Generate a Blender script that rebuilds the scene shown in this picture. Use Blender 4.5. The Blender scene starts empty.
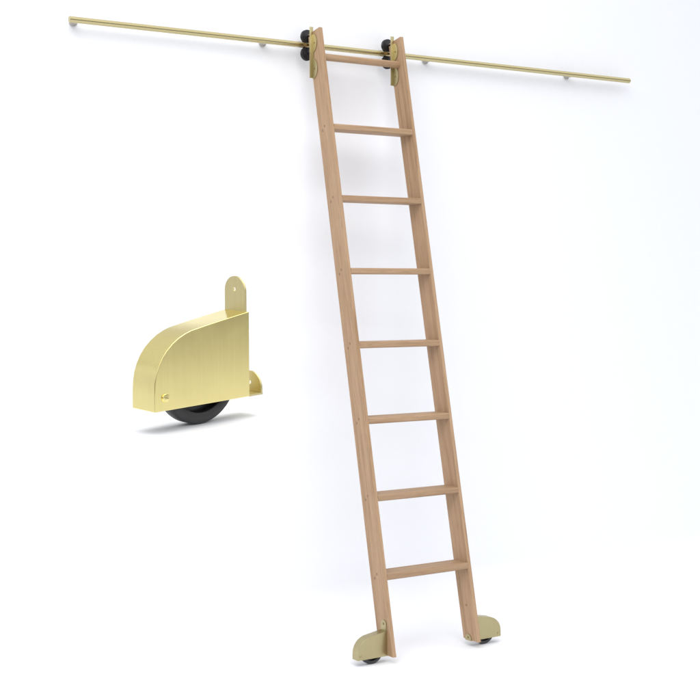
import bpy, bmesh, math, random
from mathutils import Vector, Matrix
from math import sin, cos, pi, radians as R

random.seed(4)
S = bpy.context.scene
C = S.collection

# ------------------------------------------------------------------ sizes (metres)
LEAN = 0.21225              # ladder leans this far towards the wall
W = 0.4126                  # outer width measured over one stile and the gap
D = 0.0913                  # stile depth
T = 0.0153                  # stile thickness
FLOOR = -0.1256
RAIL_Y, RAIL_Z = 0.620, 2.3453
RAIL_R = 0.0122
WALL_Y = RAIL_Y + 0.056

# ------------------------------------------------------------------ object helpers
def obj(name, bm, mats, parent=None, loc=None, rot=None, smooth=40, bevel=0.0, seg=2):
    if bevel:
        es = [e for e in bm.edges if len(e.link_faces) == 2 and e.calc_face_angle(0) > R(35)]
        if es:
            bmesh.ops.bevel(bm, geom=es, offset=bevel, segments=seg, profile=0.5,
                            affect='EDGES', clamp_overlap=True)
    bmesh.ops.recalc_face_normals(bm, faces=bm.faces[:])
    me = bpy.data.meshes.new(name)
    bm.to_mesh(me); bm.free()
    for m in (mats if isinstance(mats, (list, tuple)) else [mats]):
        me.materials.append(m)
    if smooth:
        me.polygons.foreach_set('use_smooth', [True] * len(me.polygons))
        me.set_sharp_from_angle(angle=R(smooth))
    o = bpy.data.objects.new(name, me)
    C.objects.link(o)
    if parent: o.parent = parent
    if loc is not None: o.location = loc
    if rot is not None: o.rotation_euler = rot
    return o

def thing(name, label, cat, loc=(0, 0, 0), rot=(0, 0, 0), group=None):
    o = bpy.data.objects.new(name, None)
    o.empty_display_size = 0.1
    C.objects.link(o)
    o.location = loc; o.rotation_euler = rot
    o['label'] = label; o['category'] = cat
    if group: o['group'] = group
    return o

def dup(o, parent, loc=None):
    c = o.copy(); C.objects.link(c); c.parent = parent
    if loc is not None: c.location = loc
    for ch in list(o.children):
        d = ch.copy(); C.objects.link(d); d.parent = c
    return c

# ------------------------------------------------------------------ mesh helpers
def box(bm, x0, x1, y0, y1, z0, z1, mi=0):
    v = [bm.verts.new((x, y, z)) for z in (z0, z1) for y in (y0, y1) for x in (x0, x1)]
    for q in ((0, 2, 3, 1), (4, 5, 7, 6), (0, 1, 5, 4), (2, 6, 7, 3), (0, 4, 6, 2), (1, 3, 7, 5)):
        bm.faces.new([v[i] for i in q]).material_index = mi

def prism(bm, pts, fn, a, b, mi=0):
    """polygon pts extruded between a and b; fn(p, q, t) -> xyz"""
    n = len(pts)
    A = [bm.verts.new(fn(p, q, a)) for p, q in pts]
    B = [bm.verts.new(fn(p, q, b)) for p, q in pts]
    bm.faces.new(A).material_index = mi
    bm.faces.new(B[::-1]).material_index = mi
    for i in range(n):
        j = (i + 1) % n
        bm.faces.new((A[i], A[j], B[j], B[i])).material_index = mi

def lathe(bm, prof, axis='y', c=(0, 0, 0), n=64, mi=0, closed=False):
    """prof = [(r, h)] turned round an axis through c"""
    def P(r, h, t):
        if axis == 'y': return (c[0] + r * cos(t), c[1] + h, c[2] + r * sin(t))
        if axis == 'x': return (c[0] + h, c[1] + r * cos(t), c[2] + r * sin(t))
        return (c[0] + r * cos(t), c[1] + r * sin(t), c[2] + h)
    rings = []
    for r, h in prof:
        if r < 1e-6: rings.append([bm.verts.new(P(0, h, 0))])
        else: rings.append([bm.verts.new(P(r, h, 2 * pi * k / n)) for k in range(n)])
    pairs = list(zip(rings, rings[1:]))
    if closed: pairs.append((rings[-1], rings[0]))
    for a, b in pairs:
        for k in range(n):
            l = (k + 1) % n
            if len(a) == 1 and len(b) == 1: continue
            if len(a) == 1: f = bm.faces.new((a[0], b[k], b[l]))
            elif len(b) == 1: f = bm.faces.new((a[k], a[l], b[0]))
            else: f = bm.faces.new((a[k], a[l], b[l], b[k]))
            f.material_index = mi

def holed_plate(bm, outline, hole, fn, a, b):
    """plate with a through hole; both loops listed the same way round about the hole's centre"""
    cx = sum(p for p, q in hole) / len(hole); cy = sum(q for p, q in hole) / len(hole)
    N = 96
    def ring(poly):
        out = []
        for k in range(N):
            t = 2 * pi * (k + 0.37) / N; dx, dy = cos(t), sin(t); best = None
            for i in range(len(poly)):
                x0, y0 = poly[i]; x1, y1 = poly[(i + 1) % len(poly)]
                x0 -= cx; x1 -= cx; y0 -= cy; y1 -= cy
                ex, ey = x1 - x0, y1 - y0
                den = dx * ey - dy * ex
                if abs(den) < 1e-12: continue
                s = (x0 * ey - y0 * ex) / den
                u = (x0 * dy - y0 * dx) / den
                if s > 0 and -1e-9 <= u <= 1 + 1e-9 and (best is None or s > best): best = s
            out.append((cx + dx * best, cy + dy * best))
        # snap the nearest ring point on every sharp corner of the outline
        for (x, y) in poly:
            i = min(range(N), key=lambda i: (out[i][0] - x) ** 2 + (out[i][1] - y) ** 2)
            if (out[i][0] - x) ** 2 + (out[i][1] - y) ** 2 < 9e-6: out[i] = (x, y)
        return out
    ro, ri = ring(outline), ring(hole)
    V = [[bm.verts.new(fn(p, q, t)) for p, q in r] for t in (a, b) for r in (ro, ri)]
    oa, ia, ob, ib = V
    for k in range(N):
        l = (k + 1) % N
        bm.faces.new((oa[k], oa[l], ia[l], ia[k]))
        bm.faces.new((ob[k], ib[k], ib[l], ob[l]))
        bm.faces.new((oa[k], ob[k], ob[l], oa[l]))
        bm.faces.new((ia[k], ia[l], ib[l], ib[k]))

# ------------------------------------------------------------------ materials
def new_mat(name):
    m = bpy.data.materials.new(name); m.use_nodes = True
    nt = m.node_tree; b = nt.nodes['Principled BSDF']
    return m, nt, b

def N(nt, kind, **kw):
    n = nt.nodes.new(kind)
    for k, v in kw.items():
        if k in n.inputs.keys() if hasattr(n.inputs, 'keys') else False: n.inputs[k].default_value = v
        else: setattr(n, k, v)
    return n

def ramp(nt, fac, stops):
    r = nt.nodes.new('ShaderNodeValToRGB')
    el = r.color_ramp.elements
    while len(el) < len(stops): el.new(0.5)
    for e, (p, c) in zip(el, stops):
        e.position = p; e.color = (*c, 1) if len(c) == 3 else c
    nt.links.new(fac, r.inputs[0])
    return r.outputs[0]

def oak(name, axis, tint=1.0):
    """light oiled oak, grain along the given local axis"""
    m, nt, b = new_mat(name); L = nt.links.new
    tc = N(nt, 'ShaderNodeTexCoord'); oi = N(nt, 'ShaderNodeObjectInfo')
    off = N(nt, 'ShaderNodeVectorMath', operation='SCALE'); off.inputs[0].default_value = (7.3, 5.1, 9.7)
    L(oi.outputs['Random'], off.inputs['Scale'])
    add = N(nt, 'ShaderNodeVectorMath', operation='ADD')
    L(tc.outputs['Object'], add.inputs[0]); L(off.outputs[0], add.inputs[1])
    def stretched(a, l):
        s = [a, a, a]; s['xyz'.index(axis)] = l
        mp = N(nt, 'ShaderNodeMapping'); mp.inputs['Scale'].default_value = s
        L(add.outputs[0], mp.inputs[0]); return mp.outputs[0]
    def noise(vec, detail=4, rough=.6, dist=0.0):
        n = N(nt, 'ShaderNodeTexNoise'); n.inputs['Scale'].default_value = 1
        n.inputs['Detail'].default_value = detail; n.inputs['Roughness'].default_value = rough
        n.inputs['Distortion'].default_value = dist
        L(vec, n.inputs['Vector']); return n.outputs['Fac']
    broad = noise(stretched(55, 2.2), 5, .62, .6)
    fine = noise(stretched(300, 7), 3, .6)
    pores = noise(stretched(700, 22), 2, .5)
    t = tint
    base = ramp(nt, broad, [(.28, (.315*t, .196*t, .108*t)), (.47, (.392*t, .257*t, .153*t)),
                            (.60, (.424*t, .285*t, .177*t)), (.76, (.350*t, .229*t, .139*t))])
    f2 = ramp(nt, fine, [(.34, (.76, .72, .68)), (.56, (1, 1, 1))])
    f3 = ramp(nt, pores, [(.30, (.70, .64, .58)), (.42, (1, 1, 1))])
    def mul(a, c, fac):
        x = N(nt, 'ShaderNodeMix', data_type='RGBA', blend_type='MULTIPLY'); x.inputs[0].default_value = fac
        L(a, x.inputs[6]); L(c, x.inputs[7]); return x.outputs[2]
    col = mul(mul(base, f2, .8), f3, .7)
    hs = N(nt, 'ShaderNodeHueSaturation'); L(col, hs.inputs['Color'])
    mr = N(nt, 'ShaderNodeMapRange'); mr.inputs[3].default_value = .92; mr.inputs[4].default_value = 1.08
    L(oi.outputs['Random'], mr.inputs[0]); L(mr.outputs[0], hs.inputs['Value'])
    L(hs.outputs[0], b.inputs['Base Color'])
    b.inputs['Roughness'].default_value = .55
    b.inputs['Specular IOR Level'].default_value = .3
    bp = N(nt, 'ShaderNodeBump'); bp.inputs['Strength'].default_value = .12; bp.inputs['Distance'].default_value = .001
    L(fine, bp.inputs['Height']); L(bp.outputs[0], b.inputs['Normal'])
    return m

def brass(name, col, rough, scale=(900, 900, 10), aniso=0.0):
    """satin brass with brushing lines"""
    m, nt, b = new_mat(name); L = nt.links.new
    tc = N(nt, 'ShaderNodeTexCoord')
    mp = N(nt, 'ShaderNodeMapping'); mp.inputs['Scale'].default_value = scale
    L(tc.outputs['Object'], mp.inputs[0])
    n = N(nt, 'ShaderNodeTexNoise'); n.inputs['Scale'].default_value = 1; n.inputs['Detail'].default_value = 3
    L(mp.outputs[0], n.inputs['Vector'])
    n2 = N(nt, 'ShaderNodeTexNoise'); n2.inputs['Scale'].default_value = 26; n2.inputs['Detail'].default_value = 4
    L(tc.outputs['Object'], n2.inputs['Vector'])
    c = ramp(nt, n.outputs['Fac'], [(.3, tuple(k * .95 for k in col)), (.7, tuple(min(1, k * 1.03) for k in col))])
    L(c, b.inputs['Base Color'])
    b.inputs['Metallic'].default_value = 1
    mr = N(nt, 'ShaderNodeMapRange'); mr.inputs[3].default_value = rough - .05; mr.inputs[4].default_value = rough + .07
    L(n2.outputs['Fac'], mr.inputs[0]); L(mr.outputs[0], b.inputs['Roughness'])
    bp = N(nt, 'ShaderNodeBump'); bp.inputs['Strength'].default_value = max(.06, aniso); bp.inputs['Distance'].default_value = .0004
    L(n.outputs['Fac'], bp.inputs['Height']); L(bp.outputs[0], b.inputs['Normal'])
    return m

def plain(name, col, rough, metal=0.0, spec=.5, grain=0.0):
    m, nt, b = new_mat(name); L = nt.links.new
    tc = N(nt, 'ShaderNodeTexCoord')
    n = N(nt, 'ShaderNodeTexNoise'); n.inputs['Scale'].default_value = 60; n.inputs['Detail'].default_value = 4
    L(tc.outputs['Object'], n.inputs['Vector'])
    c = ramp(nt, n.outputs['Fac'], [(.3, tuple(k * (1 - grain) for k in col)), (.7, tuple(min(1, k * (1 + grain)) for k in col))])
    L(c, b.inputs['Base Color'])
    b.inputs['Roughness'].default_value = rough; b.inputs['Metallic'].default_value = metal
    b.inputs['Specular IOR Level'].default_value = spec
    return m

OAK_Z = oak('oak upright grain', 'z')
OAK_X = oak('oak crosswise grain', 'x')
OAK_PLUG = oak('oak plug', 'y', .72)
BRASS = brass('satin brass', (.52, .455, .26), .40)
BRASS_FOOT = brass('satin brass feet', (.445, .388, .215), .36)
BRASS_RAIL = brass('satin brass rail', (.54, .47, .255), .22, (12, 700, 700))
BRASS_BIG = brass('brushed brass', (.985, .845, .37), .175, (1100, 1100, 9), .06)
BRASS_TAB = brass('satin brass tabs', (.76, .665, .345), .36)
BRASS_DARK = brass('aged brass screw and rim shade', (.26, .20, .095), .42)
RUBBER = plain('black rubber', (.034, .034, .036), .5, grain=.12)
NYLON = plain('black nylon', (.011, .011, .014), .36, grain=.1)
STEEL = plain('grey satin steel', (.44, .42, .39), .45, metal=.5, grain=.03)
WHITE = plain('matt white paint', (.852, .866, .90), .85, spec=.15, grain=.004)

# ------------------------------------------------------------------ setting: one seamless white sheet, wall curving into floor
bm = bmesh.new()
rad = 0.16
prof = [(-7.7, FLOOR)] + [(WALL_Y - rad + rad * sin(t), FLOOR + rad - rad * cos(t))
                          for t in [pi / 2 * k / 24 for k in range(25)]] + [(WALL_Y, 3.15)]
X0, X1 = -7.6, 10.0
A = [bm.verts.new((X0, y, z)) for y, z in prof]; B = [bm.verts.new((X1, y, z)) for y, z in prof]
for i in range(len(prof) - 1):
    bm.faces.new((A[i], B[i], B[i + 1], A[i + 1]))
for f in bm.faces: f.smooth = True
bd = obj('backdrop', bm, WHITE)
bd['kind'] = 'structure'

# ------------------------------------------------------------------ the rail
rail = thing('wall_rail', 'long thin brass rail fixed across the white wall, carrying the ladder rollers', 'rail',
             (-1.075, WALL_Y, RAIL_Z))
RX0, RX1 = -1.072, 1.856
bm = bmesh.new()
lathe(bm, [(0, RX0), (RAIL_R - .001, RX0), (RAIL_R, RX0 + .001), (RAIL_R, RX1 - .001), (RAIL_R - .001, RX1), (0, RX1)],
      'x', (1.075, RAIL_Y - WALL_Y, 0), 40)
obj('rail_tube', bm, BRASS_RAIL, rail)
first = None
for x in (-1.036, -.200, .641, 1.488):
    if first is None:
        bm = bmesh.new()
        lathe(bm, [(0, -.003), (.0135, -.003), (.0165, -.0045), (.0165, -.0075), (.011, -.009), (.0095, -.012),
                   (.0095, RAIL_Y - WALL_Y + .002), (0, RAIL_Y - WALL_Y + .002)], 'y', (0, 0, 0), 32)
        first = so = obj('standoff', bm, STEEL, rail)
    else:
        so = dup(first, rail)
    so.location = (x + 1.075, 0, 0)

# ------------------------------------------------------------------ caster: housing, mounting plates, wheel, screw
PROFILE = [(-.1500, 0), (-.1498, .020), (-.1490, .034), (-.1468, .0445), (-.1430, .0545), (-.1375, .0640), (-.1305, .0722),
           (-.1220, .0795), (-.1125, .0856), (-.1020, .0902), (-.0930, .0930), (-.0640, .0980), (-.0315, .1030), (0, .1078)]
CT = .0435                  # housing thickness
def arc_tab(w0, w1, z0, top):
    r = (w1 - w0) / 2; c = (w0 + w1) / 2
    return [(w0, z0)] + [(c + r * cos(t), top - r + r * sin(t)) for t in [pi - pi * k / 28 for k in range(29)]] + [(w1, z0)]
def keyhole(c, z, r):
    pts = [(c + r * cos(2 * pi * k / 40), z + r * sin(2 * pi * k / 40)) for k in range(40)]
    return pts

def build_caster(root, housing_name, s, gap, metal, mirror=False, hub_part=False, screws=True):
    """housing ends at x = 0 against the stile, nose towards -x (or +x when mirrored)"""
    sg = -1 if mirror else 1
    def done(bm):
        for v in bm.verts: v.co = Vector((v.co.x * s * sg, v.co.y * s, v.co.z * s))
        return bm
    g = gap / s
    plate = BRASS_TAB if hub_part else metal
    # housing: pressed shell open underneath
    bm = bmesh.new()
    F = [bm.verts.new((x, 0, z)) for x, z in PROFILE + [(0, 0)]]; K = [bm.verts.new((x, CT, z)) for x, z in PROFILE + [(0, 0)]]
    bm.faces.new(F); bm.faces.new(K[::-1])
    for i in range(len(PROFILE) - 1): bm.faces.new((F[i], F[i + 1], K[i + 1], K[i]))
    done(bm)
    h = obj(housing_name, bm, metal, root, smooth=24)
    so = h.modifiers.new('wall', 'SOLIDIFY'); so.thickness = .0022 * s; so.offset = -1
    bv = h.modifiers.new('edge', 'BEVEL'); bv.width = .0009 * s; bv.segments = 3; bv.limit_method = 'ANGLE'; bv.angle_limit = R(40)
    bv.harden_normals = True
    top = h if housing_name == 'caster' else root
    # end plate with rounded upper tab, closing the housing's open end
    bm = bmesh.new()
    holed_plate(bm, arc_tab(.0045, CT - .0005, .0022, .1512), keyhole(.0245, .1345, .0026),
                lambda p, q, t: (t, p, q), -.0030, -.0001)
    done(bm); obj('end_plate', bm, plate, top, smooth=30, bevel=0)
    # foot plate under the stile
    bm = bmesh.new(); box(bm, .0001, g + .0032, .0006, CT - .0006, -.0004, .0022); done(bm)
    obj('foot_plate', bm, plate, top, bevel=.0004 * s)
    # lower tab on the stile's other side
    bm = bmesh.new()
    holed_plate(bm, arc_tab(.0008, CT - .0008, .0024, .0280), keyhole(.0225, .0130, .0026),
                lambda p, q, t: (t, p, q), g + .0004, g + .0030)
    done(bm); obj('lower_tab', bm, plate, top, smooth=30)
    # wheel
    wc = (-.067, .0235, .0303); r = .0575; hw = .0115
    bm = bmesh.new()
    lathe(bm, [(.0425, -hw + .010), (.0432, -hw + .001), (.0445, -hw), (r - .005, -hw), (r - .0015, -hw + .0012), (r, -hw + .004),
               (r, hw - .004), (r - .0015, hw - .0012), (r - .005, hw), (.0445, hw), (.0432, hw - .001), (.0425, hw - .010)], 'y', wc, 96, closed=True)
    if not hub_part:
        lathe(bm, [(0, -hw + .003), (.012, -hw + .003), (.014, -hw + .0095), (.0424, -hw + .0100), (.0424, hw - .0100), (.014, hw - .0095), (.012, hw - .003), (0, hw - .003)], 'y', wc, 64, 1)
    done(bm); w = obj('wheel', bm, [RUBBER, NYLON], top)
    if hub_part:
        bm = bmesh.new()
        lathe(bm, [(0, -hw + .003), (.012, -hw + .003), (.014, -hw + .0095), (.0424, -hw + .0100), (.0424, hw - .0100), (.014, hw - .0095), (.012, hw - .003), (0, hw - .003)], 'y', wc, 64)
        done(bm); obj('hub', bm, NYLON, w)
    # slotted button screw by the nose
    sc = (-.1338, -.0001, .0160); r = .0051
    bm = bmesh.new()
    lathe(bm, [(r, .0005), (r, -.0014), (r - .0004, -.0019), (r * .5, -.0020), (0, -.0020)], 'y', sc, 40)
    box(bm, sc[0] - r * .30, sc[0] + r * .72, sc[1] - .0022, sc[1] - .0012, sc[2] - .0009, sc[2] - .0002, 1)
    box(bm, sc[0] - r * .55, sc[0] + r * .40, sc[1] - .0022, sc[1] - .0012, sc[2] + .0006, sc[2] + .0012, 1)
    done(bm); obj('screw', bm, [metal, BRASS_DARK], top)
    return h, top

def tab_screw(parent, y, z, x, nrm, r=.0042):
    bm = bmesh.new()
    lathe(bm, [(r, .0002), (r, -.0009), (r * .6, -.0017), (0, -.0018)], 'x', (0, 0, 0), 24)
    for v in bm.verts: v.co.x *= nrm
    return obj('tab_screw', bm, BRASS_DARK, parent, (x, y, z))

# ------------------------------------------------------------------ the ladder
ladder = thing('rolling_ladder', 'tall oak library ladder leaning on the brass rail, brass casters at its feet',
               'ladder', (0, 0, 0), (-LEAN, 0, 0))
K0, K1 = -.0985 / cos(LEAN), 2.462
sp, s0 = .3048, .18899
tread_k = [s0 + i * sp for i in range(7)]

def make_stile(x0):
    bm = bmesh.new()
    box(bm, -T / 2, T / 2, 0, D, K0, K1)
    for v in bm.verts:
        if v.co.z < 0: v.co.z += v.co.y * math.tan(LEAN) - .0
    return obj('stile', bm, OAK_Z, ladder, (x0, 0, 0), bevel=.0014, seg=3)
stile_a = make_stile(-T / 2)
stile_b = make_stile(W - T / 2)

# wooden plugs over the tread screws, outer face of the near stile
plug = None
for k in tread_k:
    for dy, dz in ((.046, .018), (.064, .000)):
        p = (-T / 2 - .0001, dy, k + dz + dy * math.tan(LEAN) * 1.0)
        if plug is None:
            bm = bmesh.new()
            lathe(bm, [(.0056, .002), (.0056, -.0002), (.0044, -.0007), (0, -.0008)], 'x', (0, 0, 0), 24)
            plug = obj('wood_plug', bm, OAK_PLUG, stile_a, p)
        else:
            c = plug.copy(); C.objects.link(c); c.parent = stile_a; c.location = p
c = plug.copy(); C.objects.link(c); c.parent = stile_b; c.location = (-T / 2 - .0001, .046, .048)

# treads: level boards with a rounded nose, screwed between the stiles
TD, TH = .088, .0255
def tread_bm():
    nose = []
    r = .0065
    for c, a0 in (((r, r), pi), ((r, TH - r), pi / 2)):
        if a0 == pi: nose += [(c[0] + r * cos(t), c[1] + r * sin(t)) for t in [1.5 * pi - pi / 2 * k / 6 for k in range(7)]]
        else: nose += [(c[0] + r * cos(t), c[1] + r * sin(t)) for t in [pi - pi / 2 * k / 6 for k in range(7)]]
    pts = nose + [(TD, TH), (TD + .0, 0)]
    bm = bmesh.new()
    hw = (W - T) / 2 - .0003
    prism(bm, pts, lambda p, q, t: (t, p, q), -hw, hw)
    return bm
tread = None
for k in tread_k:
    if tread is None:
        tread = t = obj('tread', tread_bm(), OAK_X, ladder, smooth=35)
    else:
        t = dup(tread, ladder)
    t.location = ((W - T) / 2, .0015, k); t.rotation_euler = (LEAN, 0, 0)

# round top rung
bm = bmesh.new()
hw = (W - T) / 2 - .0003
lathe(bm, [(0, -hw), (.0148, -hw), (.0148, hw), (0, hw)], 'x', (0, 0, 0), 48)
obj('round_rung', bm, OAK_X, ladder, ((W - T) / 2, .040, 2.348))

# vertical roller brackets: angled flange, scalloped plate, two black rollers
BY, BZ0, BZ1 = .566, 2.200, 2.414
def local(y, z):            # world y, z -> ladder's own axes
    return (y * cos(LEAN) - z * sin(LEAN), y * sin(LEAN) + z * cos(LEAN))
def make_bracket():
    ly, lz = local(BY, BZ0)
    H = BZ1 - BZ0
    bm = bmesh.new()
    # flange facing the room
    box(bm, -.0165, 0, 0, .0030, 0, H)
    # scalloped plate lying on the stile: two lobes and a neck
    pts = []
    zc = [.0355, .147]; 
    prof = []
    n = 44
    for i in range(n + 1):
        z = -.003 + .185 * i / n
        d = .0075
        for c, hh, w in ((.0375, .041, .037), (.146, .037, .031)):
            u = abs(z - c) / hh
            if u < 1: d = max(d, .004 + (w - .004) * math.sqrt(1 - u ** 2.2))
        prof.append((-d, z))
    pts = prof + [(.0, .182), (.0, -.003)]
    prism(bm, pts, lambda p, q, t: (t, p, q), -.0034, -.0002)
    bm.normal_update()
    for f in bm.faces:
        if len(f.verts) == 4 and abs(f.normal.x) < .1 and f.calc_center_median().y < -.002: f.material_index = 1  # cut rim of the lobes, contact shadow put into its darker brass
    b = obj('roller_bracket', bm, [BRASS, BRASS_DARK], ladder, (-T, ly, lz), (LEAN, 0, 0), bevel=.0005)
    for (y, z) in ((-.016, .0375), (-.014, .146)):
        tab_screw(b, y, z, -.0033, 1, .0036).name = 'screw'
    rr = .0290; wy = RAIL_Y - BY
    for sgn in (1, -1):
        zc = RAIL_Z - BZ0 + sgn * (rr + RAIL_R - .0050)
        bm = bmesh.new()
        g = .0050
        lathe(bm, [(0, -.0085), (.008, -.0085), (.009, -.008), (rr - .003, -.008), (rr - .0008, -.0074), (rr, -.0062), (rr, -.0056),
                   (rr - g * .6, -.0034), (rr - g, 0), (rr - g * .6, .0034), (rr, .0056), (rr, .0062), (rr - .0008, .0074), (rr - .003, .008),
                   (.009, .008), (0, .008)], 'y', (0, 0, 0), 56)
        lathe(bm, [(.0045, .010), (.0045, -wy + .003 - .0)], 'y', (0, 0, 0), 20)
        obj('roller', bm, NYLON, b, (.002, wy, zc))
    return b
br = make_bracket()
dup(br, ladder, (br.location.x + W, br.location.y, br.location.z))

# casters at the feet: noses pointing outwards along the wall
cs = .90
CY, CZ = .0191, -.1010
ly, lz = local(CY, CZ)
h, _ = build_caster(ladder, 'caster', cs, T + .0006, BRASS_FOOT)
h.location = (-T - .0003, ly, lz); h.rotation_euler = (LEAN, 0, 0)
tab_screw(h, .0245 * cs, .1345 * cs, -.0030 * cs, 1)
h2, _ = build_caster(ladder, 'caster', cs, T + .0006, BRASS_FOOT, mirror=True)
h2.location = (W + .0003, ly, lz); h2.rotation_euler = (LEAN, 0, 0)
tab_screw(h2, .0225 * cs, .0130 * cs, -(T + .0006) - .0030 * cs, 1)

# ------------------------------------------------------------------ camera frame
F_PX, TH_C, HOR = 1386.47, .576402, 285.131
CAM = Vector((-3.054458, -4.392634, 1.331783))
cam = bpy.data.cameras.new('camera'); co = bpy.data.objects.new('camera', cam); C.objects.link(co)
co.location = CAM; co.rotation_euler = (pi / 2, 0, -TH_C)
cam.sensor_width = 36; cam.lens = 36 * F_PX / 700
cam.shift_y = -(350 - HOR) / 700
cam.clip_start = .05; cam.clip_end = 100
S.camera = co

# ------------------------------------------------------------------ the separate brass caster, shown large, on an added floating white slab
rt = Vector((cos(TH_C), -sin(TH_C), 0)); fw = Vector((sin(TH_C), cos(TH_C), 0)); up = Vector((0, 0, 1))
psi, tau = .7967, .1042
def tilt(v):
    r, f, u = v.dot(rt), v.dot(fw), v.dot(up)
    return rt * r + fw * (f * cos(tau) - u * sin(tau)) + up * (u * cos(tau) + f * sin(tau))
ex, ey, ez = tilt(rt * cos(psi) + fw * sin(psi)), tilt(-rt * sin(psi) + fw * cos(psi)), tilt(up)
org = CAM + rt * -.1266 + fw * 1.7501 + up * -.1404
M = Matrix((ex, ey, ez)).transposed().to_4x4(); M.translation = org
big = thing('caster', 'separate large brushed brass ladder caster with black wheel, left of the ladder', 'caster')
big.matrix_world = M
build_caster(big, 'housing', 1.0, .0195, BRASS_BIG, hub_part=True)

bm = bmesh.new()
zb = .0325 - .0597 - .0003
def slab_loop(g, z):
    out = []
    for cx_, cy_, a in ((.012, .060, 0), (-.180, .060, 1), (-.180, -.026, 2), (.012, -.026, 3)):
        for k in range(9):
            t = pi / 2 * (a + k / 8); out.append(bm.verts.new((cx_ + (.02 + g) * cos(t), cy_ + (.02 + g) * sin(t), z)))
    return out
lp = [slab_loop(g, zb + z) for g, z in ((0, 0), (.006, -.0006), (.012, -.0026), (.0, -.0030))]
bm.faces.new(lp[0]); bm.faces.new(lp[-1][::-1])
for a, b in zip(lp, lp[1:]):
    for k in range(len(a)):
        l = (k + 1) % len(a); bm.faces.new((a[k], a[l], b[l], b[k]))
slab = obj('shadow_slab', bm, WHITE, smooth=60)  # thin slab without a post, added to catch the caster's shadow
slab.matrix_world = M
slab['kind'] = 'structure'

# ------------------------------------------------------------------ light: white surround with an added dark horizon, one big softbox above
wd = bpy.data.worlds.new('World'); S.world = wd; wd.use_nodes = True
nt = wd.node_tree; bg = nt.nodes['Background']
tc = N(nt, 'ShaderNodeTexCoord'); sx = N(nt, 'ShaderNodeSeparateXYZ'); nt.links.new(tc.outputs['Generated'], sx.inputs[0])
mr = N(nt, 'ShaderNodeMapRange'); mr.inputs[1].default_value = -1; mr.inputs[2].default_value = 1
nt.links.new(sx.outputs['Z'], mr.inputs[0])
c = ramp(nt, mr.outputs[0], [(0, (.25, .25, .25)), (.44, (.22, .22, .22)), (.53, (.25, .25, .26)), (.62, (.80, .805, .82)), (.75, (1, 1.0, 1.01)), (1, (1.1, 1.1, 1.11))])  # dark band round the horizon added for the brass to reflect
# surround dimmed behind the sheet, added to darken reflections on the big caster's roof
my = N(nt, 'ShaderNodeMapRange', interpolation_type='SMOOTHSTEP'); my.inputs[1].default_value = .15; my.inputs[2].default_value = .75
my.inputs[3].default_value = 1; my.inputs[4].default_value = .5
nt.links.new(sx.outputs['Y'], my.inputs[0])
mm = N(nt, 'ShaderNodeVectorMath', operation='SCALE')
nt.links.new(c, mm.inputs[0]); nt.links.new(my.outputs[0], mm.inputs['Scale'])
nt.links.new(mm.outputs[0], bg.inputs[0]); bg.inputs[1].default_value = 1.25

def area(name, loc, target, size, energy, col=(1, 1, 1)):
    l = bpy.data.lights.new(name, 'AREA'); l.shape = 'RECTANGLE'; l.size, l.size_y = size; l.energy = energy; l.color = col
    o = bpy.data.objects.new(name, l); C.objects.link(o); o.location = loc
    o.rotation_euler = (Vector(target) - Vector(loc)).to_track_quat('-Z', 'Y').to_euler()
    return o
area('softbox', (-2.0, -2.4, 4.6), (.1, .4, 1.0), (4.0, 3.0), 120, (1, .99, .97))

S.view_settings.view_transform = 'Standard'; S.view_settings.look = 'None'
S.view_settings.exposure = 0; S.view_settings.gamma = 1
S.render.engine = 'CYCLES'
S.cycles.max_bounces = 8
